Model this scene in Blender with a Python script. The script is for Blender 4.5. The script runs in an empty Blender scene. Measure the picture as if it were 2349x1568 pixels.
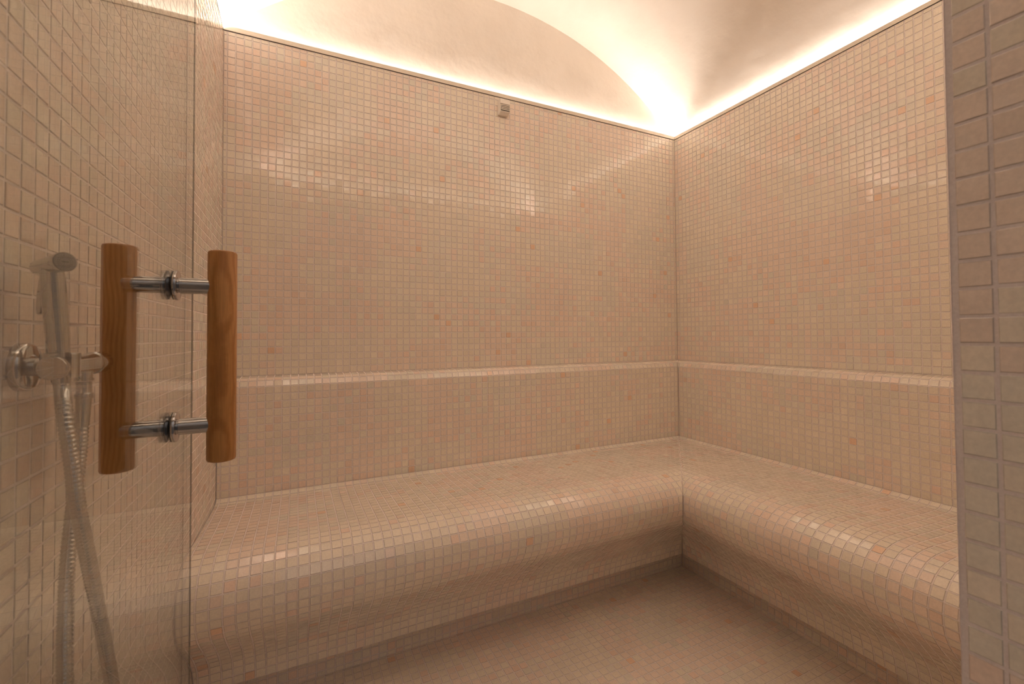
import bpy, bmesh, math, random
import numpy as np
from mathutils import Vector, Matrix

sc = bpy.context.scene
COL = sc.collection
rng = np.random.default_rng(7)
random.seed(7)
P = 0.026                      # mosaic pitch
T = 2.0956                     # top of the tiled walls
WX = -2.1596                   # left wall plane
FY = -1.66                     # inner face of the front wall
DOOR_R = -1.352                # right reveal of the doorway
DOOR_L = -2.10
OUT_Y = -2.06                  # outer face of the front wall

# ------------------------------------------------------------------ camera
cd = bpy.data.cameras.new('camera')
cam = bpy.data.objects.new('camera', cd)
COL.objects.link(cam)
a, b, c = (math.radians(v) for v in (-25.545, 1.22, -0.37))
fw = Vector((-math.sin(a) * math.cos(b), math.cos(a) * math.cos(b), math.sin(b)))
rt = Vector((math.cos(a), math.sin(a), 0))
up = rt.cross(fw)
r2 = rt * math.cos(c) + up * math.sin(c)
u2 = -rt * math.sin(c) + up * math.cos(c)
M = Matrix((r2, u2, -fw)).transposed().to_4x4()
M.translation = Vector((-1.9158, -1.8649, 0.9976))
cam.matrix_world = M
cd.sensor_fit = 'HORIZONTAL'
cd.sensor_width = 36.0
cd.lens = 1026.97 / 2349 * 36
cd.shift_y = (747.465 - 784) / 2349
cd.clip_start = 0.02
cd.dof.use_dof = True
cd.dof.focus_distance = 1.9
cd.dof.aperture_fstop = 9.0
sc.camera = cam

# ------------------------------------------------------------------ world, exposure
wd = bpy.data.worlds.new('world')
sc.world = wd
wd.use_nodes = True
bgn = wd.node_tree.nodes['Background']
wn, wl = wd.node_tree.nodes, wd.node_tree.links
wtc = wn.new('ShaderNodeTexCoord'); wsx = wn.new('ShaderNodeSeparateXYZ'); wmr = wn.new('ShaderNodeMapRange')
wl.new(wtc.outputs['Generated'], wsx.inputs[0]); wl.new(wsx.outputs['Z'], wmr.inputs[0])
wmr.inputs[1].default_value = 0.10; wmr.inputs[2].default_value = 0.65
wmr.inputs[3].default_value = 0.07; wmr.inputs[4].default_value = 0.50
wl.new(wmr.outputs[0], bgn.inputs[1])
bgn.inputs[0].default_value = (1.0, 0.91, 0.87, 1)
sc.view_settings.view_transform = 'Standard'
sc.view_settings.look = 'None'
sc.view_settings.exposure = 0.22
sc.view_settings.gamma = 1.0
sc.view_settings.use_curve_mapping = False
LED_COL = (1.0, 0.875, 0.770)
LED_PWR = 105.0
LED_TILT = 45
LED_K = (0.92, 0.74, 0.60, 1.35)      # back, right, left and doorway strips
sc.cycles.max_bounces = 12
sc.cycles.diffuse_bounces = 8
sc.cycles.transparent_max_bounces = 16
sc.cycles.adaptive_threshold = 0.02


# ------------------------------------------------------------------ helpers
def lin(r, g, b_):
    f = lambda v: (v / 255 / 12.92) if v / 255 <= 0.04045 else ((v / 255 + 0.055) / 1.055) ** 2.4
    return (f(r), f(g), f(b_))


def link(o, parent=None):
    COL.objects.link(o)
    if parent is not None:
        o.parent = parent
    return o


def tag(o, label=None, cat=None, kind=None, group=None):
    if label: o['label'] = label
    if cat: o['category'] = cat
    if kind: o['kind'] = kind
    if group: o['group'] = group
    return o


def empty(name, loc=(0, 0, 0)):
    o = bpy.data.objects.new(name, None)
    o.empty_display_size = 0.05
    o.location = loc
    COL.objects.link(o)
    return o


def part(o, parent):
    """parent o, whose mesh is written in world coordinates, to a thing"""
    o.parent = parent
    bpy.context.view_layer.update()
    o.matrix_parent_inverse = parent.matrix_world.inverted()
    return o


def mat(name):
    m = bpy.data.materials.new(name)
    m.use_nodes = True
    return m, m.node_tree.nodes, m.node_tree.links, m.node_tree.nodes['Principled BSDF']


# ------------------------------------------------------------------ materials
def tile_material():
    m, n, l, p = mat('glass_mosaic')
    at = n.new('ShaderNodeAttribute'); at.attribute_name = 'tile_col'
    tc = n.new('ShaderNodeTexCoord')
    ns = n.new('ShaderNodeTexNoise'); ns.inputs['Scale'].default_value = 240; ns.inputs['Detail'].default_value = 3
    l.new(tc.outputs['Object'], ns.inputs['Vector'])
    mr = n.new('ShaderNodeMapRange'); mr.inputs[1].default_value = 0.3; mr.inputs[2].default_value = 0.7
    mr.inputs[3].default_value = 0.93; mr.inputs[4].default_value = 1.05
    l.new(ns.outputs['Fac'], mr.inputs[0])
    mx = n.new('ShaderNodeMix'); mx.data_type = 'RGBA'; mx.blend_type = 'MULTIPLY'; mx.inputs[0].default_value = 1
    l.new(at.outputs['Color'], mx.inputs[6]); l.new(mr.outputs[0], mx.inputs[7])
    l.new(mx.outputs[2], p.inputs['Base Color'])
    n2 = n.new('ShaderNodeTexNoise'); n2.inputs['Scale'].default_value = 110; n2.inputs['Detail'].default_value = 4
    n2.inputs['Roughness'].default_value = 0.62
    l.new(tc.outputs['Object'], n2.inputs['Vector'])
    bp = n.new('ShaderNodeBump'); bp.inputs['Strength'].default_value = 0.3; bp.inputs['Distance'].default_value = 0.00013
    l.new(n2.outputs['Fac'], bp.inputs['Height']); l.new(bp.outputs[0], p.inputs['Normal'])
    p.inputs['Roughness'].default_value = 0.045
    p.inputs['IOR'].default_value = 1.6
    p.inputs['Coat Weight'].default_value = 0.35
    p.inputs['Coat IOR'].default_value = 1.6
    p.inputs['Coat Roughness'].default_value = 0.035
    return m


def grout_material():
    m, n, l, p = mat('cement_grout')
    tc = n.new('ShaderNodeTexCoord')
    ns = n.new('ShaderNodeTexNoise'); ns.inputs['Scale'].default_value = 400; ns.inputs['Detail'].default_value = 4
    l.new(tc.outputs['Object'], ns.inputs['Vector'])
    cr = n.new('ShaderNodeValToRGB')
    cr.color_ramp.elements[0].position = 0.3; cr.color_ramp.elements[0].color = (*lin(224, 213, 209), 1)
    cr.color_ramp.elements[1].position = 0.7; cr.color_ramp.elements[1].color = (*lin(236, 226, 222), 1)
    l.new(ns.outputs['Fac'], cr.inputs[0]); l.new(cr.outputs[0], p.inputs['Base Color'])
    p.inputs['Roughness'].default_value = 0.7
    bp = n.new('ShaderNodeBump'); bp.inputs['Strength'].default_value = 0.4; bp.inputs['Distance'].default_value = 0.0005
    l.new(ns.outputs['Fac'], bp.inputs['Height']); l.new(bp.outputs[0], p.inputs['Normal'])
    return m


def plaster_material():
    m, n, l, p = mat('painted_plaster')
    tc = n.new('ShaderNodeTexCoord')
    ns = n.new('ShaderNodeTexNoise'); ns.inputs['Scale'].default_value = 5; ns.inputs['Detail'].default_value = 5
    l.new(tc.outputs['Object'], ns.inputs['Vector'])
    cr = n.new('ShaderNodeValToRGB')
    cr.color_ramp.elements[0].position = 0.3; cr.color_ramp.elements[0].color = (*lin(236, 228, 218), 1)
    cr.color_ramp.elements[1].position = 0.7; cr.color_ramp.elements[1].color = (*lin(243, 236, 227), 1)
    l.new(ns.outputs['Fac'], cr.inputs[0]); l.new(cr.outputs[0], p.inputs['Base Color'])
    p.inputs['Roughness'].default_value = 0.75
    n2 = n.new('ShaderNodeTexNoise'); n2.inputs['Scale'].default_value = 14; n2.inputs['Detail'].default_value = 8
    l.new(tc.outputs['Object'], n2.inputs['Vector'])
    bp = n.new('ShaderNodeBump'); bp.inputs['Strength'].default_value = 0.5; bp.inputs['Distance'].default_value = 0.007
    l.new(n2.outputs['Fac'], bp.inputs['Height']); l.new(bp.outputs[0], p.inputs['Normal'])
    return m


def simple(name, col, rough=0.5, metal=0.0, ior=1.5):
    m, n, l, p = mat(name)
    p.inputs['Base Color'].default_value = (*col, 1)
    p.inputs['Roughness'].default_value = rough
    p.inputs['Metallic'].default_value = metal
    p.inputs['IOR'].default_value = ior
    return m


def wood_material():
    m, n, l, p = mat('oiled_oak')
    tc = n.new('ShaderNodeTexCoord')
    # growth rings round an axis outside the bar, bent by slow noise, so that the face shows arched grain
    lo = n.new('ShaderNodeTexNoise'); lo.inputs['Scale'].default_value = 9; lo.inputs['Detail'].default_value = 2
    mp0 = n.new('ShaderNodeMapping'); mp0.inputs['Scale'].default_value = (1, 1, 0.8)
    l.new(tc.outputs['Object'], mp0.inputs[0]); l.new(mp0.outputs[0], lo.inputs['Vector'])
    vs_ = n.new('ShaderNodeVectorMath'); vs_.operation = 'SCALE'; vs_.inputs['Scale'].default_value = 0.022
    l.new(lo.outputs['Color'], vs_.inputs[0])
    va = n.new('ShaderNodeVectorMath'); va.operation = 'ADD'; l.new(tc.outputs['Object'], va.inputs[0]); l.new(vs_.outputs[0], va.inputs[1])
    mp3 = n.new('ShaderNodeMapping'); mp3.inputs['Location'].default_value = (-0.028, 0.004, 0)
    l.new(va.outputs[0], mp3.inputs[0])
    wv = n.new('ShaderNodeTexWave'); wv.wave_type = 'RINGS'; wv.rings_direction = 'Z'
    wv.inputs['Scale'].default_value = 62; wv.inputs['Distortion'].default_value = 1.2; wv.inputs['Detail'].default_value = 3
    wv.inputs['Detail Scale'].default_value = 2.0
    l.new(mp3.outputs[0], wv.inputs['Vector'])
    mp2 = n.new('ShaderNodeMapping'); mp2.inputs['Scale'].default_value = (1, 1, 0.045)
    l.new(tc.outputs['Object'], mp2.inputs['Vector'])
    n2 = n.new('ShaderNodeTexNoise'); n2.inputs['Scale'].default_value = 900; n2.inputs['Detail'].default_value = 3
    l.new(mp2.outputs[0], n2.inputs['Vector'])
    cr = n.new('ShaderNodeValToRGB')
    cr.color_ramp.elements[0].position = 0.0; cr.color_ramp.elements[0].color = (*lin(172, 116, 60), 1)
    cr.color_ramp.elements[1].position = 0.8; cr.color_ramp.elements[1].color = (*lin(194, 138, 78), 1)
    l.new(wv.outputs['Fac'], cr.inputs[0])
    mr = n.new('ShaderNodeMapRange'); mr.inputs[1].default_value = 0.35; mr.inputs[2].default_value = 0.65
    mr.inputs[3].default_value = 0.84; mr.inputs[4].default_value = 1.04
    l.new(n2.outputs['Fac'], mr.inputs[0])
    mx = n.new('ShaderNodeMix'); mx.data_type = 'RGBA'; mx.blend_type = 'MULTIPLY'; mx.inputs[0].default_value = 1
    l.new(cr.outputs[0], mx.inputs[6]); l.new(mr.outputs[0], mx.inputs[7])
    l.new(mx.outputs[2], p.inputs['Base Color'])
    p.inputs['Roughness'].default_value = 0.5
    return m


def clear_glass():
    """thin clear pane: transmission plus a Schlick mirror, the same from both sides"""
    m, n, l, p = mat('clear_glass')
    n.remove(p)
    out = n['Material Output']
    tr = n.new('ShaderNodeBsdfTransparent'); tr.inputs[0].default_value = (0.955, 0.965, 0.95, 1)
    gl = n.new('ShaderNodeBsdfAnisotropic') if False else n.new('ShaderNodeBsdfGlossy')
    gl.inputs['Roughness'].default_value = 0.0
    ge = n.new('ShaderNodeNewGeometry')
    dt = n.new('ShaderNodeVectorMath'); dt.operation = 'DOT_PRODUCT'
    l.new(ge.outputs['Normal'], dt.inputs[0]); l.new(ge.outputs['Incoming'], dt.inputs[1])
    ab = n.new('ShaderNodeMath'); ab.operation = 'ABSOLUTE'; l.new(dt.outputs['Value'], ab.inputs[0])
    s1 = n.new('ShaderNodeMath'); s1.operation = 'SUBTRACT'; s1.inputs[0].default_value = 1; l.new(ab.outputs[0], s1.inputs[1])
    pw = n.new('ShaderNodeMath'); pw.operation = 'POWER'; pw.inputs[1].default_value = 5; l.new(s1.outputs[0], pw.inputs[0])
    ma = n.new('ShaderNodeMath'); ma.operation = 'MULTIPLY_ADD'; ma.inputs[1].default_value = 0.96; ma.inputs[2].default_value = 0.04
    l.new(pw.outputs[0], ma.inputs[0])
    mx = n.new('ShaderNodeMixShader')
    l.new(ma.outputs[0], mx.inputs[0]); l.new(tr.outputs[0], mx.inputs[1]); l.new(gl.outputs[0], mx.inputs[2])
    l.new(mx.outputs[0], out.inputs['Surface'])
    return m


def led_material(k_=1.0):
    m, n, l, p = mat('led_phosphor')
    n.remove(p)
    em = n.new('ShaderNodeEmission')
    em.inputs[0].default_value = (*LED_COL, 1); em.inputs[1].default_value = LED_PWR * k_
    l.new(em.outputs[0], n['Material Output'].inputs['Surface'])
    return m


MT = tile_material()
MG = grout_material()
MP = plaster_material()
MWOOD = wood_material()
MCHROME = simple('polished_chrome', (0.50, 0.48, 0.46), 0.05, 1.0)
MSTEEL = simple('satin_steel', (0.50, 0.47, 0.45), 0.18, 1.0)
MTRIM = simple('anodised_trim', lin(232, 222, 206), 0.4, 0.0)
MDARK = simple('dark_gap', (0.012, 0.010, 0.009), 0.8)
MRUB = simple('black_gasket', (0.02, 0.022, 0.02), 0.5)
MWHITE = simple('ivory_plastic', lin(246, 238, 228), 0.45)
MGLASS = clear_glass()
MEDGE = simple('polished_glass_edge', lin(70, 74, 60), 0.15)

# ------------------------------------------------------------------ mosaic builder
PAL = np.array([lin(239, 229, 213), lin(241, 224, 210), lin(234, 227, 213), lin(240, 218, 202), lin(239, 207, 180)])


def smooth_noise(i, j, seed, cell):
    """blobby 0..1 noise over tile indices"""
    r = np.random.default_rng(seed)
    G = r.random((64, 64))
    x = (i / cell) % 63; y = (j / cell) % 63
    x0 = np.floor(x).astype(int); y0 = np.floor(y).astype(int)
    fx = x - x0; fy = y - y0
    fx = fx * fx * (3 - 2 * fx); fy = fy * fy * (3 - 2 * fy)
    g = lambda p_, q_: G[p_ % 64, q_ % 64]
    return (g(x0, y0) * (1 - fx) + g(x0 + 1, y0) * fx) * (1 - fy) + (g(x0, y0 + 1) * (1 - fx) + g(x0 + 1, y0 + 1) * fx) * fy


class Mosaic:
    HG, BEV, DEP = 0.0014, 0.0009, 0.0008

    def __init__(self, seed):
        self.v, self.f, self.mi, self.c = [], [], [], []
        self.nv = 0
        self.seed = seed
        self.r = np.random.default_rng(seed)

    def raw(self, verts, faces, mi=1):
        """plain polygons, grout by default"""
        verts = np.asarray(verts, float)
        for f in faces:
            self.f.append(np.asarray([f]) + self.nv if len(f) == 4 else None)
            self.mi.append(np.array([mi])); self.c.append(np.ones((1, 3)) * 0.5)
        self.v.append(verts); self.nv += len(verts)

    def box(self, lo, hi):
        x0, y0, z0 = lo; x1, y1, z1 = hi
        vs = [(x, y, z) for z in (z0, z1) for y in (y0, y1) for x in (x0, x1)]
        self.raw(vs, [(0, 2, 3, 1), (4, 5, 7, 6), (0, 1, 5, 4), (2, 6, 7, 3), (0, 4, 6, 2), (1, 3, 7, 5)])

    def cells(self, p00, p10, p11, p01, ii, jj, nref=None):
        """four corner arrays in metres, counter-clockwise as seen from the room"""
        Lm = lambda a_, b_: np.linalg.norm(b_ - a_, axis=1)
        nrm = np.cross(p11 - p00, p01 - p10)
        ar = np.linalg.norm(nrm, axis=1)
        ok = ar > 1e-7
        p00, p10, p11, p01, ii, jj, nrm = (x[ok] for x in (p00, p10, p11, p01, ii, jj, nrm))
        nrm = nrm / np.linalg.norm(nrm, axis=1)[:, None]
        N = len(p00)
        # grout bed
        g = np.stack([p00, p10, p11, p01], 1) - nrm[:, None, :] * self.DEP
        self.v.append(g.reshape(-1, 3))
        self.f.append(np.arange(4 * N).reshape(N, 4) + self.nv)
        self.mi.append(np.ones(N, int)); self.c.append(np.ones((N, 3)) * 0.5)
        self.nv += 4 * N
        # tiles
        ok = (np.maximum(Lm(p00, p10), Lm(p01, p11)) > 2 * (self.HG + self.BEV) + 0.0012) & (np.minimum(Lm(p00, p01), Lm(p10, p11)) > 2 * (self.HG + self.BEV) + 0.0012)
        p00, p10, p11, p01, ii, jj, nrm = (x[ok] for x in (p00, p10, p11, p01, ii, jj, nrm))
        N = len(p00)
        if N == 0:
            return
        corners = [(p00, p10, p01), (p10, p00, p11), (p11, p01, p10), (p01, p11, p00)]
        hg = self.HG + self.r.normal(0, 0.00012, N)
        sh = self.r.normal(0, 0.00018, (N, 2))

        def ring(extra, depth):
            out = []
            for k, (c0, cs, ct) in enumerate(corners):
                ls = np.maximum(Lm(c0, cs), 1e-6)[:, None]; lt = np.maximum(Lm(c0, ct), 1e-6)[:, None]
                q = c0 + (cs - c0) / ls * np.minimum((hg + extra)[:, None], 0.42 * ls) + (ct - c0) / lt * (hg + extra)[:, None]
                out.append(q + nrm * depth[k][:, None])
            return np.stack(out, 1)
        h0 = self.r.normal(0, 0.00012, N); tx = self.r.normal(0, 0.00010, N); ty = self.r.normal(0, 0.00010, N)
        tilt = [h0 - tx - ty, h0 + tx - ty, h0 + tx + ty, h0 - tx + ty]
        base = [np.full(N, -self.DEP - 0.0002)] * 4
        mid = [t_ - self.BEV * 0.33 for t_ in tilt]
        r0 = ring(np.zeros(N), base)
        r1 = ring(np.full(N, self.BEV * 0.33), mid)
        rr = ring(np.full(N, self.BEV), tilt)
        allv = np.concatenate([r0, r1, rr], 1)          # N,12,3
        off = (np.arange(N) * 12)[:, None] + self.nv
        faces = [off + np.array([8, 9, 10, 11])]
        for k in range(4):
            k2 = (k + 1) % 4
            faces.append(off + np.array([k, k2, 4 + k2, 4 + k]))
            faces.append(off + np.array([4 + k, 4 + k2, 8 + k2, 8 + k]))
        F = np.stack(faces, 1).reshape(-1, 4)
        # colour of each tile
        s = self.seed
        A = smooth_noise(ii, jj, s + 11, 6.0) * 0.65 + smooth_noise(ii, jj, s + 12, 2.2) * 0.35 + self.r.normal(0, 0.10, N)
        B = smooth_noise(ii, jj, s + 13, 5.0) + self.r.normal(0, 0.12, N)
        k = np.where(A > 0.56, 1, 0)
        k = np.where((B > 0.70) & (A < 0.56), 2, k)
        u = self.r.random(N)
        k = np.where((u < 0.10) & (A > 0.46), 3, k)
        k = np.where(u < 0.006, 4, k)
        col = PAL[k] * np.clip(self.r.normal(1, 0.022, (N, 1)), 0.93, 1.06)
        self.v.append(allv.reshape(-1, 3)); self.nv += 12 * N
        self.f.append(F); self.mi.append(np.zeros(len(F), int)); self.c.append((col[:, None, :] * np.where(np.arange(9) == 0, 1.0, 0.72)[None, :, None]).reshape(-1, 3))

    def grid(self, o, sd, td, sl, tl, hole=None):
        """flat rectangle: origin, two directions, tile lines in metres along each"""
        o, sd, td = (np.array(x, float) for x in (o, sd, td))
        sl = np.asarray(sl); tl = np.asarray(tl)
        i, j = np.meshgrid(np.arange(len(sl) - 1), np.arange(len(tl) - 1), indexing='ij')
        i = i.ravel(); j = j.ravel()
        if hole:
            s0, s1, t0, t1 = hole
            cs = (sl[i] + sl[i + 1]) / 2; ct = (tl[j] + tl[j + 1]) / 2
            keep = ~((cs > s0) & (cs < s1) & (ct > t0) & (ct < t1))
            i = i[keep]; j = j[keep]
        pt = lambda a_, b_: o + np.outer(sl[a_], sd) + np.outer(tl[b_], td)
        self.cells(pt(i, j), pt(i + 1, j), pt(i + 1, j + 1), pt(i, j + 1), i, j)

    def build(self, name, parent=None):
        me = bpy.data.meshes.new(name)
        V = np.concatenate(self.v); F = np.concatenate([f for f in self.f]); mi = np.concatenate(self.mi); c_ = np.concatenate(self.c)
        me.vertices.add(len(V)); me.vertices.foreach_set('co', V.astype(np.float32).ravel())
        me.loops.add(F.size); me.loops.foreach_set('vertex_index', F.astype(np.int32).ravel())
        me.polygons.add(len(F))
        me.polygons.foreach_set('loop_start', np.arange(0, F.size, 4, dtype=np.int32))
        me.materials.append(MT); me.materials.append(MG)
        me.polygons.foreach_set('material_index', mi.astype(np.int32))
        me.polygons.foreach_set('use_smooth', np.zeros(len(F), bool))
        me.update(calc_edges=True)
        at = me.attributes.new('tile_col', 'FLOAT_COLOR', 'FACE')
        at.data.foreach_set('color', np.concatenate([c_, np.ones((len(c_), 1))], 1).astype(np.float32).ravel())
        me.validate()
        o = bpy.data.objects.new(name, me)
        link(o)
        if parent is not None:
            part(o, parent)
        return o


def lines(a_, b_, start, pitch=P):
    """tile lines from a_ to b_ (a_<b_) passing through start"""
    k0 = math.floor((a_ - start) / pitch) + 1
    ls = [a_]
    x = start + k0 * pitch
    while x < b_ - 1e-4:
        if x > a_ + 1e-4:
            ls.append(x)
        x += pitch
    ls.append(b_)
    return np.array(ls)


LEDGE_Z = 33 * P
FZ = -P                        # floor level
zl_full = lines(FZ, T, LEDGE_Z)

# ------------------------------------------------------------------ tiled walls (structure)
def wall_tag(o, label):
    return tag(o, label, 'wall', 'structure')


m = Mosaic(1)                                             # back wall, faces -y
m.grid((WX, 0, 0), (1, 0, 0), (0, 0, 1), lines(0, -WX, 0.45 * P), lines(0.60, T, LEDGE_Z))
m.box((WX - 0.12, 0.003, -0.09), (0.12, 0.16, T - 0.0005))
wall_tag(m.build('wall_back'), 'long pink mosaic wall behind the bench carrying the small louvred box')

m = Mosaic(2)                                             # right wall, faces -x
m.grid((0, 0, 0), (0, -1, 0), (0, 0, 1), lines(0, -FY, 0.92 * P), lines(0.60, T, LEDGE_Z))
m.box((0.003, OUT_Y, -0.09), (0.12, 0.003, T - 0.0005))
wall_tag(m.build('wall_right'), 'pink mosaic wall meeting the back wall in the far corner')

m = Mosaic(3)                                             # left wall, faces +x
m.grid((WX, FY, 0), (0, 1, 0), (0, 0, 1), lines(0, -FY, -FY - 0.8 * P), zl_full)
m.box((WX - 0.12, OUT_Y, -0.09), (WX - 0.003, 0.003, T - 0.0005))
wall_tag(m.build('wall_left'), 'pink mosaic wall seen through the glass door behind the hand spray')

HEAD_Z = 2.0
m = Mosaic(9); m.HG, m.DEP = 0.0014, 0.0006                                             # front wall, faces +y, with the doorway
sl = np.unique(np.concatenate([lines(0, -DOOR_R, 0.0), lines(-DOOR_R, -DOOR_L, -DOOR_R), lines(-DOOR_L, -WX, -DOOR_L)]))
tl = np.unique(np.concatenate([lines(FZ, HEAD_Z, 0.9608), lines(HEAD_Z, T, HEAD_Z + 0.02)]))
m.grid((0, FY, 0), (-1, 0, 0), (0, 0, 1), sl, tl, hole=(-DOOR_R, -DOOR_L, -1, HEAD_Z))
m.grid((DOOR_R, FY, 0), (0, -1, 0), (0, 0, 1), np.concatenate([[0], np.arange(0.0042, 0.399, P), [0.40]]), lines(FZ, HEAD_Z, 0.9608))
m.grid((DOOR_L, OUT_Y, 0), (0, 1, 0), (0, 0, 1), lines(0, 0.40, 0.40), lines(FZ, HEAD_Z, 0.9608))
m.grid((DOOR_L, FY, HEAD_Z), (1, 0, 0), (0, -1, 0), lines(0, DOOR_R - DOOR_L, 0), lines(0, 0.40, 0.0))
m.box((DOOR_R + 0.003, OUT_Y, -0.09), (0.12, FY - 0.003, T - 0.0005))
m.box((WX - 0.12, OUT_Y, -0.09), (DOOR_L - 0.003, FY - 0.003, T - 0.0005))
m.box((DOOR_L - 0.003, OUT_Y, HEAD_Z + 0.003), (DOOR_R + 0.003, FY - 0.003, T - 0.0005))
wall_tag(m.build('wall_front'), 'tiled doorway wall whose dim reveal fills the near right edge')

m = Mosaic(5)
m.grid((WX, OUT_Y, FZ), (1, 0, 0), (0, 1, 0), lines(0, -WX - 0.36, 0.3 * P), lines(0, -OUT_Y - 0.36, 0.55 * P))
m.box((WX - 0.12, OUT_Y, -0.12), (0.12, 0.16, FZ - 0.003))
tag(m.build('floor'), 'pink and beige mosaic floor in front of the bench', 'floor', 'structure')

# ------------------------------------------------------------------ L-shaped bench with backrest
U = lambda s_, z_: (s_ * P, (z_ + 33) * P)


def spline(pts, n=60):
    pts = np.array(pts, float)
    q = np.concatenate([[2 * pts[0] - pts[1]], pts, [2 * pts[-1] - pts[-2]]])
    out = []
    for i in range(1, len(q) - 2):
        t = np.linspace(0, 1, n, endpoint=False)[:, None]
        p0, p1, p2, p3 = q[i - 1], q[i], q[i + 1], q[i + 2]
        out.append(0.5 * (2 * p1 + (p2 - p0) * t + (2 * p0 - 5 * p1 + 4 * p2 - p3) * t ** 2 + (3 * p1 - p0 - 3 * p2 + p3) * t ** 3))
    out.append(pts[-1:])
    return np.concatenate(out)


def rows(poly):
    d = np.concatenate([[0], np.cumsum(np.linalg.norm(np.diff(poly, axis=0), axis=1))])
    n = max(1, round(d[-1] / P))
    t = np.linspace(0, d[-1], n + 1)
    return np.stack([np.interp(t, d, poly[:, 0]), np.interp(t, d, poly[:, 1])], 1)


def wings(mo, prof):
    """run a profile (distance from wall, height), listed from low to high, along both walls with a mitre"""
    nt = len(prof) - 1
    xs = WX + lines(0, -WX, 0.45 * P)
    xs[0] += 0.0008
    i, j = (k.ravel() for k in np.meshgrid(np.arange(len(xs) - 1), np.arange(nt), indexing='ij'))
    pt = lambda a_, b_: np.stack([np.minimum(xs[a_], -prof[b_, 0]), -prof[b_, 0], prof[b_, 1]], 1)
    mo.cells(pt(i, j), pt(i + 1, j), pt(i + 1, j + 1), pt(i, j + 1), i, j)
    qs = lines(0, -FY, 0.92 * P)
    qs[-1] -= 0.0008
    i, j = (k.ravel() for k in np.meshgrid(np.arange(len(qs) - 1), np.arange(nt), indexing='ij'))
    pt = lambda a_, b_: np.stack([-prof[b_, 0], -np.maximum(qs[a_], prof[b_, 0]), prof[b_, 1]], 1)
    mo.cells(pt(i, j), pt(i + 1, j), pt(i + 1, j + 1), pt(i, j + 1), i + 83, j)


bench = tag(empty('tiled_bench', (WX / 2, -0.4, FZ)), 'L-shaped pink mosaic bench with rounded front running along two walls', 'bench')
m = Mosaic(21)
under = spline([U(16.8, -30.5), U(17.1, -28.8), U(17.8, -27.3), U(19.0, -25.9), U(20.3, -24.6), U(21.6, -23.4), U(22.9, -22.2), U(24.0, -20.9),
                U(24.65, -19.6), U(24.85, -18.2), U(24.6, -17.2), U(23.9, -16.25), U(22.7, -15.5), U(21.2, -15.15), U(19, -15.1),
                U(14, -15.35), U(8, -15.6), U(5.2, -15.68)])
wings(m, rows(under))
wings(m, np.array([U(5.2, -15.68), U(4.35, -15.62), U(3.58, -15.2)]))
wings(m, np.array([U(14.4, -30.5), U(15.6, -30.5), U(16.8, -30.5)]))
m.build('seat', bench)
m = Mosaic(22)
zz = np.linspace(-15.25, -1.2, 15)
wings(m, np.array([U(3.58, z_) for z_ in zz]))
wings(m, np.array([U(3.58, -1.2), U(3.2, -0.42), U(2.3, -0.1), U(1.15, -0.02), U(0.0, 0.0)]))
m.build('backrest', bench)
m = Mosaic(23)
wings(m, np.array([U(14.4, -34), U(14.4, -33.4), U(14.4, -32.4), U(14.4, -31.4), U(14.4, -30.5)]))
m.build('plinth', bench)


# ------------------------------------------------------------------ generic solids
def mesh_obj(name, verts, faces, mats, parent=None, smooth=False, mi=None):
    me = bpy.data.meshes.new(name)
    me.from_pydata([tuple(v) for v in verts], [], faces)
    for k in (mats if isinstance(mats, (list, tuple)) else [mats]):
        me.materials.append(k)
    if mi:
        me.polygons.foreach_set('material_index', mi)
    me.polygons.foreach_set('use_smooth', [smooth] * len(me.polygons))
    me.update()
    o = bpy.data.objects.new(name, me)
    link(o)
    if parent is not None:
        part(o, parent)
    return o


def boxes(name, bl, mats, parent=None, bevel=0.0, mi=None):
    vs, fs, ms = [], [], []
    for k, (lo, hi) in enumerate(bl):
        n0 = len(vs)
        x0, y0, z0 = lo; x1, y1, z1 = hi
        vs += [(x, y, z) for z in (z0, z1) for y in (y0, y1) for x in (x0, x1)]
        fs += [tuple(n0 + q for q in f) for f in [(0, 2, 3, 1), (4, 5, 7, 6), (0, 1, 5, 4), (2, 6, 7, 3), (0, 4, 6, 2), (1, 3, 7, 5)]]
        ms += [mi[k] if mi else 0] * 6
    o = mesh_obj(name, vs, fs, mats, parent, mi=ms)
    if bevel:
        md = o.modifiers.new('bevel', 'BEVEL'); md.width = bevel; md.segments = 3; md.limit_method = 'ANGLE'
    return o


def frame(d):
    d = Vector(d).normalized()
    h = Vector((0, 0, 1)) if abs(d.z) < 0.9 else Vector((1, 0, 0))
    x = d.cross(h).normalized(); y = d.cross(x).normalized()
    return x, y, d


def lathe_data(o, d, prof, n=32):
    """solid of revolution: (radius, offset along d) list, poles closed"""
    x, y, d = frame(d); o = Vector(o)
    vs, fs = [], []
    for r, h in prof:
        for k in range(n):
            t = 2 * math.pi * k / n
            vs.append(o + d * h + x * (r * math.cos(t)) + y * (r * math.sin(t)))
    for a_ in range(len(prof) - 1):
        for k in range(n):
            k2 = (k + 1) % n
            fs.append((a_ * n + k, (a_ + 1) * n + k, (a_ + 1) * n + k2, a_ * n + k2))
    fs.append(tuple(range(n)))
    fs.append(tuple((len(prof) - 1) * n + k for k in reversed(range(n))))
    return vs, fs


def solids(name, items, mats, parent=None, n=32):
    vs, fs = [], []
    for o, d, prof in items:
        v_, f_ = lathe_data(o, d, prof, n)
        fs += [tuple(q + len(vs) for q in f) for f in f_]; vs += v_
    ob = mesh_obj(name, vs, fs, mats, parent, smooth=True)
    bm = bmesh.new(); bm.from_mesh(ob.data); bmesh.ops.recalc_face_normals(bm, faces=bm.faces)
    for e in bm.edges:
        if len(e.link_faces) == 2 and e.calc_face_angle(0) > 0.6:
            e.smooth = False
    bm.to_mesh(ob.data); bm.free()
    return ob


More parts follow.
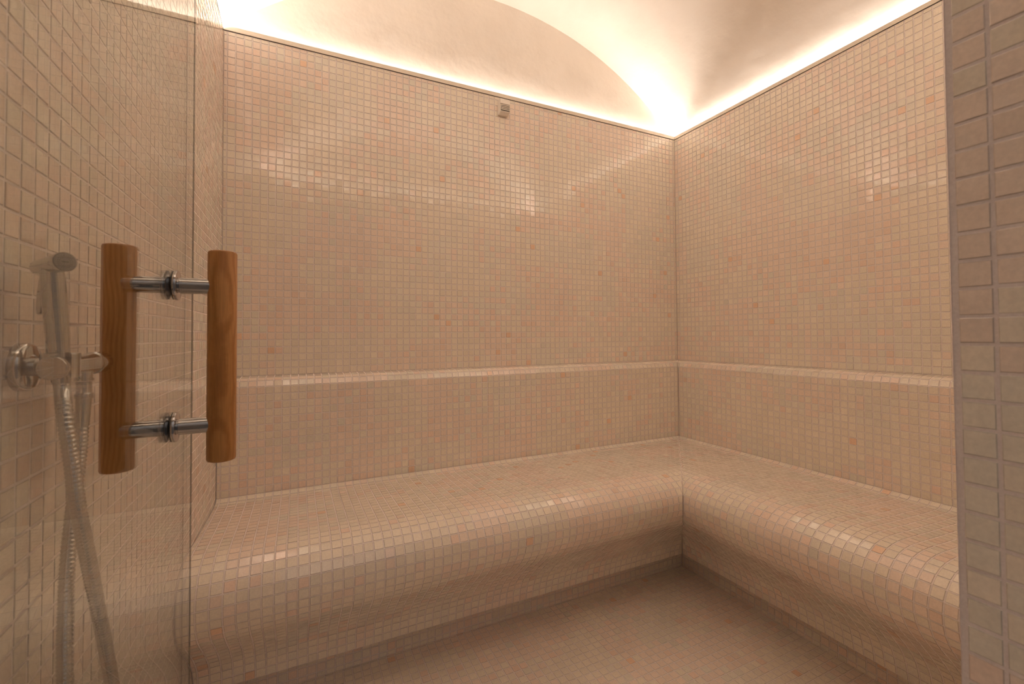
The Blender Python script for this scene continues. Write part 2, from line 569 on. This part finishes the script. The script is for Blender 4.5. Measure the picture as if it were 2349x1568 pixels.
def cyl(r, h0, h1, bev=0.0):
    if bev:
        return [(r - bev, h0), (r - bev * 0.3, h0 + bev * 0.3), (r, h0 + bev), (r, h1 - bev), (r - bev * 0.3, h1 - bev * 0.3), (r - bev, h1)]
    return [(r, h0), (r, h1)]


# ------------------------------------------------------------------ vaulted ceiling
XC, ZC, RV = -1.0775, 1.031, 1.545


def vault():
    t1 = math.asin(1.1178 / RV)
    n = 72
    ys = [0.04, FY - 0.04]
    vs, fs = [], []
    for rad in (RV, RV + 0.05):
        for y in ys:
            for k in range(n + 1):
                t = -t1 + 2 * t1 * k / n
                vs.append((XC + rad * math.sin(t), y, ZC + rad * math.cos(t)))
    A = lambda s_, y_, k: (s_ * 2 + y_) * (n + 1) + k
    for k in range(n):
        fs.append((A(0, 0, k), A(0, 0, k + 1), A(0, 1, k + 1), A(0, 1, k)))
        fs.append((A(1, 0, k), A(1, 1, k), A(1, 1, k + 1), A(1, 0, k + 1)))
        for y in (0, 1):
            fs.append((A(0, y, k), A(1, y, k), A(1, y, k + 1), A(0, y, k + 1)))
    for k in (0, n):
        fs.append((A(0, 0, k), A(0, 1, k), A(1, 1, k), A(1, 0, k)))
    o = mesh_obj('ceiling', vs, fs, MP, smooth=True)
    bm = bmesh.new(); bm.from_mesh(o.data); bmesh.ops.recalc_face_normals(bm, faces=bm.faces)
    for e in bm.edges:
        if len(e.link_faces) == 2 and e.calc_face_angle(0) > 0.6:
            e.smooth = False
    bm.to_mesh(o.data); bm.free()
    tag(o, 'pale plaster barrel vault glowing from its hidden edge lighting', 'ceiling', 'structure')
    for y0, y1 in ((0.04, 0.08), (FY - 0.08, FY - 0.04)):
        vs = []
        pr_ = [(XC + (RV + 0.02) * math.sin(-t1 + 2 * t1 * k / n), ZC + (RV + 0.02) * math.cos(-t1 + 2 * t1 * k / n)) for k in range(n + 1)]
        pr_ = [(pr_[0][0], T - 0.02)] + pr_ + [(pr_[-1][0], T - 0.02)]
        N = len(pr_)
        vs = [(x, y0, z) for x, z in pr_] + [(x, y1, z) for x, z in pr_]
        fs = [tuple(range(N)), tuple(range(2 * N - 1, N - 1, -1))] + [(k, (k + 1) % N, N + (k + 1) % N, N + k) for k in range(N)]
        mesh_obj('lunette', vs, fs, MP, o)


vault()

# ------------------------------------------------------------------ edge trims and the cove light behind them
Z0, Z1 = T + 0.0013, T + 0.0180
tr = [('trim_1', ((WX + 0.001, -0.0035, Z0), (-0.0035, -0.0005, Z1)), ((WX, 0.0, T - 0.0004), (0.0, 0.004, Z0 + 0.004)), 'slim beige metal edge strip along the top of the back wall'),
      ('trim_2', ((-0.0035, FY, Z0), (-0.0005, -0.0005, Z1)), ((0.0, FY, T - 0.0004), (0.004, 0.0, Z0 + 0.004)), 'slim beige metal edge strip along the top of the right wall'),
      ('trim_3', ((WX - 0.0035, FY, Z0), (WX - 0.0005, -0.004, Z0 + 0.002)), ((WX - 0.004, FY, T - 0.0004), (WX, 0.0, Z0 + 0.004)), 'thin strip coloured dark as the shadow line along the top of the left wall'),
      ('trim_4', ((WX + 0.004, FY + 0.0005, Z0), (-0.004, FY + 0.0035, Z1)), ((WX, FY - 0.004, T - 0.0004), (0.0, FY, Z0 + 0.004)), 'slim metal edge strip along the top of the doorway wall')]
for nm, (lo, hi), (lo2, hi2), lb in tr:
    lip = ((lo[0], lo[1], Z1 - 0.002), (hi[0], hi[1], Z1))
    tag(boxes(nm, [(lo, hi), (lo2, hi2)], [MTRIM, MDARK], mi=[0, 1]), lb, 'trim', 'structure')  # second box is the shadow line under each trim, put in as dark colour


def led(p0, p1, inn, label, power, wd_=0.008, tilt=LED_TILT):
    """strip from p0 to p1 leaning its face towards the room"""
    p0 = Vector(p0); p1 = Vector(p1); inn = Vector(inn); upv = Vector((0, 0, 1))
    L = (p1 - p0).length; d = (p1 - p0).normalized()
    t = math.radians(tilt)
    e = inn * math.cos(t) - upv * math.sin(t); nn = upv * math.cos(t) + inn * math.sin(t)
    lift = upv * (wd_ / 2 * math.sin(t) + 0.0005)
    n = int(L / 0.04)
    vs, fs, mi = [], [], []
    for k in range(n + 1):
        q = p0 + d * (L * k / n) + lift
        vs += [q - e * wd_ / 2, q + e * wd_ / 2, q - e * wd_ / 2 - nn * 0.0012, q + e * wd_ / 2 - nn * 0.0012]
    for k in range(n):
        b0, b1 = 4 * k, 4 * k + 4
        fs += [(b0, b0 + 1, b1 + 1, b1), (b0 + 2, b1 + 2, b1 + 3, b0 + 3), (b0, b1, b1 + 2, b0 + 2), (b0 + 1, b0 + 3, b1 + 3, b1 + 1)]
        mi += [0, 1, 1, 1]
    fs += [(0, 2, 3, 1), (4 * n, 4 * n + 1, 4 * n + 3, 4 * n + 2)]; mi += [1, 1]
    o = mesh_obj('led_strip', vs, fs, [led_material(power), MWHITE], mi=mi)
    bm = bmesh.new(); bm.from_mesh(o.data); bmesh.ops.recalc_face_normals(bm, faces=bm.faces); bm.to_mesh(o.data); bm.free()
    return tag(o, label, 'light strip', group='cove light strips above the walls')


LZ = T + 0.0016
led((WX, 0.029, LZ), (0.0, 0.029, LZ), (0, -1, 0), 'glowing light strip hidden behind the metal trim of the back wall', LED_K[0])
led((0.018, FY, LZ), (0.018, 0.0, LZ), (-1, 0, 0), 'glowing light strip hidden behind the metal trim of the right wall', LED_K[1], tilt=0)
led((WX - 0.018, FY, LZ), (WX - 0.018, 0.0, LZ), (1, 0, 0), 'glowing light strip hidden above the left wall behind the glass door', LED_K[2], tilt=0)
led((WX, FY - 0.029, LZ), (0.0, FY - 0.029, LZ), (0, 1, 0), 'glowing light strip hidden above the doorway wall', LED_K[3])

# ------------------------------------------------------------------ glass door, swung open beside the left wall
GX, GT = -2.066, 0.006
door = tag(empty('door_1', (GX, -1.64, FZ + 0.012)), 'frameless clear glass door with oak handle standing open beside the left wall', 'door', 'structure')
xs_ = [GX - GT / 2, GX + GT / 2 - 0.0022, GX + GT / 2]
vs = [(x, y, z) for x in xs_ for y, z in ((-1.645, FZ + 0.012), (-1.024, FZ + 0.012), (-1.024, 1.985), (-1.645, 1.985))]
fs = [(0, 3, 2, 1), (8, 9, 10, 11)] + [(4 * a_ + q, 4 * a_ + (q + 1) % 4, 4 * a_ + 4 + (q + 1) % 4, 4 * a_ + 4 + q) for a_ in (0, 1) for q in range(4)]
mesh_obj('glass_panel', vs, fs, [MGLASS, MEDGE], door, mi=[0, 0] + [0] * 4 + [1] * 4)
for hz in (0.25, 1.72):
    boxes('hinge', [((GX - 0.014, -1.661, hz - 0.045), (GX - GT / 2, -1.59, hz + 0.045)), ((GX + GT / 2, -1.661, hz - 0.045), (GX + 0.014, -1.59, hz + 0.045))], MSTEEL, door, 0.002)
HY = -1.1449
ZR = (1.0663, 0.8812)
XL, XR = -2.1192, -2.0090
items = []
for z_ in ZR:
    items.append(((XL + 0.010, HY, z_), (1, 0, 0), cyl(0.0107, 0, (GX - GT / 2) - XL - 0.010)))
    items.append(((GX + GT / 2, HY, z_), (1, 0, 0), [(0.0095, 0), (0.0095, 0.0068), (0.0107, 0.0074), (0.0107, XR - 0.010 - GX - GT / 2)]))
handle = solids('door_handle', items, MCHROME, door)
handle['label'] = 'chrome and oak pull handle clamped through the glass'
for z_ in ZR:
    solids('washer', [((GX + GT / 2 + 0.001, HY, z_), (1, 0, 0), cyl(0.0195, 0, 0.0042, 0.0006))], MSTEEL, handle)
    solids('washer', [((GX - GT / 2 - 0.001, HY, z_), (-1, 0, 0), cyl(0.0195, 0, 0.0042, 0.0006))], MSTEEL, handle)
    solids('gasket', [((GX + GT / 2, HY, z_), (1, 0, 0), cyl(0.0190, 0, 0.001))], MRUB, handle)
    solids('gasket', [((GX - GT / 2, HY, z_), (-1, 0, 0), cyl(0.0190, 0, 0.001))], MRUB, handle)
for x_ in (XL, XR):
    g = solids('wooden_grip', [((0, 0, 0), (0, 0, 1), cyl(0.0172, 0, 0.2825, 0.003))], MWOOD, None, 48)
    g.location = (x_, HY, 0.8320)
    if x_ == XR:
        g.rotation_euler.z = 2.3
    part(g, handle)
    g['label'] = 'oak grip behind the glass' if x_ == XL else 'oak grip in front of the glass'

# ------------------------------------------------------------------ valve on the left wall
valve = tag(empty('shower_valve', (WX, -1.266, 0.97)), 'chrome angle valve with round wall plate and spray holder on the left wall', 'valve')
RX, RY_, VZ = -2.1245, -1.281, 0.9700
solids('wall_plate', [((WX - 0.0005, -1.2665, VZ), (1, 0, 0), [(0.0235, 0), (0.0235, 0.0065), (0.0222, 0.0092), (0.0205, 0.0103), (0.012, 0.0108)])], MCHROME, valve)
solids('stem', [((WX + 0.009, -1.2655, VZ), (1, 0, 0), [(0.0088, 0), (0.0088, 0.006), (0.0100, 0.007), (0.0100, 0.0175)])], MCHROME, valve)
solids('valve_body', [((RX + 0.001, -1.2685, VZ), (0, 1, 0), [(0.0088, 0), (0.0095, 0.001), (0.0095, 0.027), (0.0112, 0.052), (0.0112, 0.059)]),
                      ((RX + 0.001, -1.2305, VZ - 0.006), (0, 0, -1), [(0.0072, 0), (0.0072, 0.009), (0.0082, 0.0095), (0.0082, 0.0115), (0.0076, 0.012)])], MCHROME, valve)
solids('end_cap', [((RX + 0.002, -1.2952, VZ), (0.10, -1, 0.0), [(0.0100, 0), (0.0112, 0.002), (0.0112, 0.0115), (0.0104, 0.0128), (0.006, 0.0132)])], MCHROME, valve)
kn = [(0.0112, 0), (0.0124, 0.001), (0.0124, 0.022), (0.0116, 0.0235), (0.006, 0.024)]
solids('control_knob', [((RX + 0.001, -1.2110, VZ), (0, 1, 0), kn)], MCHROME, valve)


def holder():
    """open ring clip round the spray handle"""
    n = 40; vs, fs = [], []
    r0, r1, z0, z1 = 0.0116, 0.0146, 0.9600, 0.9835
    a0, a1 = math.radians(-40), math.radians(290)
    for k in range(n + 1):
        t = a0 + (a1 - a0) * k / n
        cx_, sy_ = math.cos(t), math.sin(t)
        for r, z_ in ((r0, z0), (r1, z0), (r1, z1 - 0.001), (r1 - 0.001, z1), (r0 + 0.0006, z1)):
            vs.append((RX + r * cx_, RY_ + r * sy_, z_))
    for k in range(n):
        for q in range(5):
            q2 = (q + 1) % 5
            fs.append((k * 5 + q, k * 5 + q2, (k + 1) * 5 + q2, (k + 1) * 5 + q))
    fs.append(tuple(range(5))); fs.append(tuple(n * 5 + q for q in reversed(range(5))))
    o = mesh_obj('holder_clip', vs, fs, MCHROME, valve)
    bm = bmesh.new(); bm.from_mesh(o.data); bmesh.ops.recalc_face_normals(bm, faces=bm.faces); bm.to_mesh(o.data); bm.free()


holder()

# ------------------------------------------------------------------ hand spray and hose
spray = tag(empty('hand_spray', (RX, RY_, 0.955)), 'chrome trigger hand spray with ribbed metal hose hanging in the valve holder', 'shower spray')
B0 = Vector((RX, RY_ + 0.0026, 0.953)); B1 = Vector((RX - 0.0012, RY_ - 0.0165, 1.0640))
ax = B1 - B0
L = ax.length
solids('spray_handle', [(B0, ax, [(0.0062, 0), (0.0070, 0.002), (0.0078, 0.012), (0.0084, 0.030), (0.0092, L - 0.03), (0.0088, L - 0.006), (0.0080, L)])], MCHROME, spray)
nrm = Vector((0.66, -0.75, 0.06)).normalized()
HC = B1 + Vector((-0.0005, 0.0, 0.0028))
head = solids('spray_head', [(HC - nrm * 0.024, nrm, [(0.0050, 0), (0.0070, 0.0012), (0.0078, 0.004), (0.0080, 0.020), (0.0090, 0.043), (0.0092, 0.0475), (0.0088, 0.0490), (0.0082, 0.0483)])], MCHROME, spray)
solids('spray_plate', [(HC + nrm * 0.0240, nrm, [(0.0081, 0), (0.0081, 0.0006), (0.0068, 0.0008)])], simple('grey_spray_plate', (0.16, 0.15, 0.14), 0.4), head)
fx, fy, fz = frame(nrm)
its = []
for rr, cnt in ((0.0054, 22), (0.0040, 16)):
    for k in range(cnt):
        t = 2 * math.pi * k / cnt
        its.append((HC + nrm * 0.0245 + fx * (rr * math.cos(t)) + fy * (rr * math.sin(t)), nrm, [(0.0004, 0), (0.0003, 0.0005)]))
nz = solids('nozzles', its, MDARK, head, 8)
mesh_obj('plate_slot', [HC + nrm * (0.0248 + d_) + fx * (0.0025 * sx) + fy * (0.0005 * sy) for d_ in (-0.0004, 0.0002) for sx, sy in ((-1, -1), (1, -1), (1, 1), (-1, 1))],
         [(0, 1, 2, 3), (4, 7, 6, 5), (0, 4, 5, 1), (1, 5, 6, 2), (2, 6, 7, 3), (3, 7, 4, 0)], MDARK, head)


def trigger():
    bk = -Vector((nrm.x, nrm.y, 0)).normalized(); sd = Vector((-bk.y, bk.x, 0))
    prof = [(0.0085, 0.105), (0.0120, 0.103), (0.0190, 0.088), (0.0235, 0.074), (0.0225, 0.0685), (0.0160, 0.0700), (0.0105, 0.081)]
    base = B0 + Vector((0, 0, 0))
    vs = []
    for w_ in (-0.0058, 0.0058):
        for d_, h_ in prof:
            vs.append(base + ax.normalized() * h_ + bk * d_ + sd * w_)
    N = len(prof)
    fs = [tuple(range(N)), tuple(range(2 * N - 1, N - 1, -1))] + [(k, (k + 1) % N, N + (k + 1) % N, N + k) for k in range(N)]
    o = mesh_obj('trigger', vs, fs, MCHROME, spray)
    bm = bmesh.new(); bm.from_mesh(o.data); bmesh.ops.recalc_face_normals(bm, faces=bm.faces); bm.to_mesh(o.data); bm.free()
    md = o.modifiers.new('bevel', 'BEVEL'); md.width = 0.0015; md.segments = 3; md.limit_method = 'ANGLE'


trigger()


def sweep(name, pts, rad, mats, parent, n=16):
    """tube along points with a radius for each"""
    vs, fs = [], []
    prev = None
    for k, p_ in enumerate(pts):
        d = (pts[min(k + 1, len(pts) - 1)] - pts[max(k - 1, 0)]).normalized()
        x = (prev - d * prev.dot(d)).normalized() if prev else frame(d)[0]
        prev = x; y = d.cross(x)
        for q in range(n):
            t = 2 * math.pi * q / n
            vs.append(p_ + x * (rad[k] * math.cos(t)) + y * (rad[k] * math.sin(t)))
    for k in range(len(pts) - 1):
        for q in range(n):
            q2 = (q + 1) % n
            fs.append((k * n + q, k * n + q2, (k + 1) * n + q2, (k + 1) * n + q))
    fs.append(tuple(reversed(range(n)))); fs.append(tuple((len(pts) - 1) * n + q for q in range(n)))
    return mesh_obj(name, vs, fs, mats, parent, smooth=True)


hp = [(RX + 0.001, -1.2305, 0.951), (RX + 0.001, -1.2305, 0.930), (-2.1250, -1.2306, 0.905), (-2.1262, -1.2310, 0.874), (-2.1275, -1.2357, 0.838), (-2.1280, -1.2428, 0.803), (-2.1280, -1.2504, 0.762),
      (-2.1275, -1.2545, 0.720), (-2.1265, -1.2580, 0.679), (-2.1250, -1.2600, 0.640), (-2.1230, -1.2590, 0.560), (-2.1190, -1.2480, 0.490), (-2.1150, -1.2230, 0.445), (-2.1110, -1.1900, 0.440), (-2.1080, -1.1700, 0.475),
      (-2.1065, -1.1720, 0.540), (-2.1062, -1.1969, 0.602), (-2.1062, -1.2220, 0.6657), (-2.1062, -1.2450, 0.7203), (-2.1066, -1.2709, 0.7857), (-2.1080, -1.2880, 0.8354), (-2.1105, -1.2945, 0.8795), (-2.1160, -1.2935, 0.9200), (RX + 0.0015, RY_ + 0.001, 0.945), (RX, RY_ + 0.0024, 0.956)]
path = spline(hp, 40)
dl = np.concatenate([[0], np.cumsum(np.linalg.norm(np.diff(path, axis=0), axis=1))])
STEP, RIB = 0.0007, 0.0042
sN = int(dl[-1] / STEP)
tt = np.linspace(0, dl[-1], sN)
pp = [Vector((np.interp(t, dl, path[:, 0]), np.interp(t, dl, path[:, 1]), np.interp(t, dl, path[:, 2]))) for t in tt]
rad = []
for t in tt:
    if t < 0.046:                      # plain ferrule at the valve end
        rad.append(0.0066 if t < 0.012 or t > 0.018 else 0.0078)
    elif dl[-1] - t < 0.022:           # and at the handle end
        rad.append(0.0064)
    else:
        rad.append(0.0055 + 0.0011 * math.sqrt(max(0.0, 0.5 + 0.5 * math.cos(2 * math.pi * t / RIB))))
sweep('hose', pp, rad, MCHROME, spray)

# ------------------------------------------------------------------ louvred box high on the back wall
sx0, sx1, sz0, sz1, sd_ = -1.0905, -1.0430, 2.0080, 2.0795, 0.033
sensor = tag(empty('wall_sensor', ((sx0 + sx1) / 2, 0, sz0)), 'small ivory louvred sensor box high on the back wall under the trim', 'sensor')


def sensor_shell():
    d = sd_
    prof_top = [(0.0, sz0 + 0.044), (-d, sz0 + 0.044), (-d, sz1 - 0.004), (-d + 0.008, sz1), (0.0, sz1)]
    prof_bot = [(0.0, sz0 + 0.001), (-0.014, sz0), (-d + 0.003, sz0 + 0.009), (-d, sz0 + 0.0125), (0.0, sz0 + 0.0125)]
    vs, fs = [], []
    for nm, pr_ in (('housing', prof_top), ('housing_base', prof_bot)):
        vs, fs = [], []
        n0 = len(vs); N = len(pr_)
        vs += [(sx0, y, z) for y, z in pr_] + [(sx1, y, z) for y, z in pr_]
        fs += [tuple(n0 + k for k in range(N)), tuple(n0 + k for k in range(2 * N - 1, N - 1, -1))] + [(n0 + k, n0 + (k + 1) % N, n0 + N + (k + 1) % N, n0 + N + k) for k in range(N)]
        o = mesh_obj(nm, vs, fs, MWHITE, sensor)
        bm = bmesh.new(); bm.from_mesh(o.data); bmesh.ops.recalc_face_normals(bm, faces=bm.faces); bm.to_mesh(o.data); bm.free()
        md = o.modifiers.new('bevel', 'BEVEL'); md.width = 0.0022; md.segments = 3; md.limit_method = 'ANGLE'
    boxes('back_plate', [((sx0 + 0.001, -0.009, sz0 + 0.002), (sx1 - 0.001, 0.0005, sz1 - 0.002))], MWHITE, sensor)
    boxes('dark_core', [((sx0 + 0.0045, -0.0275, sz0 + 0.011), (sx1 - 0.001, -0.008, sz0 + 0.047))], MDARK, sensor)
    boxes('side_panel', [((sx0, -0.0265, sz0 + 0.010), (sx0 + 0.004, -0.001, sz0 + 0.048))], MWHITE, sensor)
    boxes('side_panel', [((sx1 - 0.001, -0.0265, sz0 + 0.010), (sx1, -0.001, sz0 + 0.048))], MWHITE, sensor)


sensor_shell()
for k in range(4):
    z_ = sz0 + 0.0175 + 0.0068 * k
    boxes('louvre', [((sx0 + 0.003, -sd_, z_), (sx1 + 0.0002, -0.010, z_ + 0.0034))], MWHITE, sensor, 0.0012)
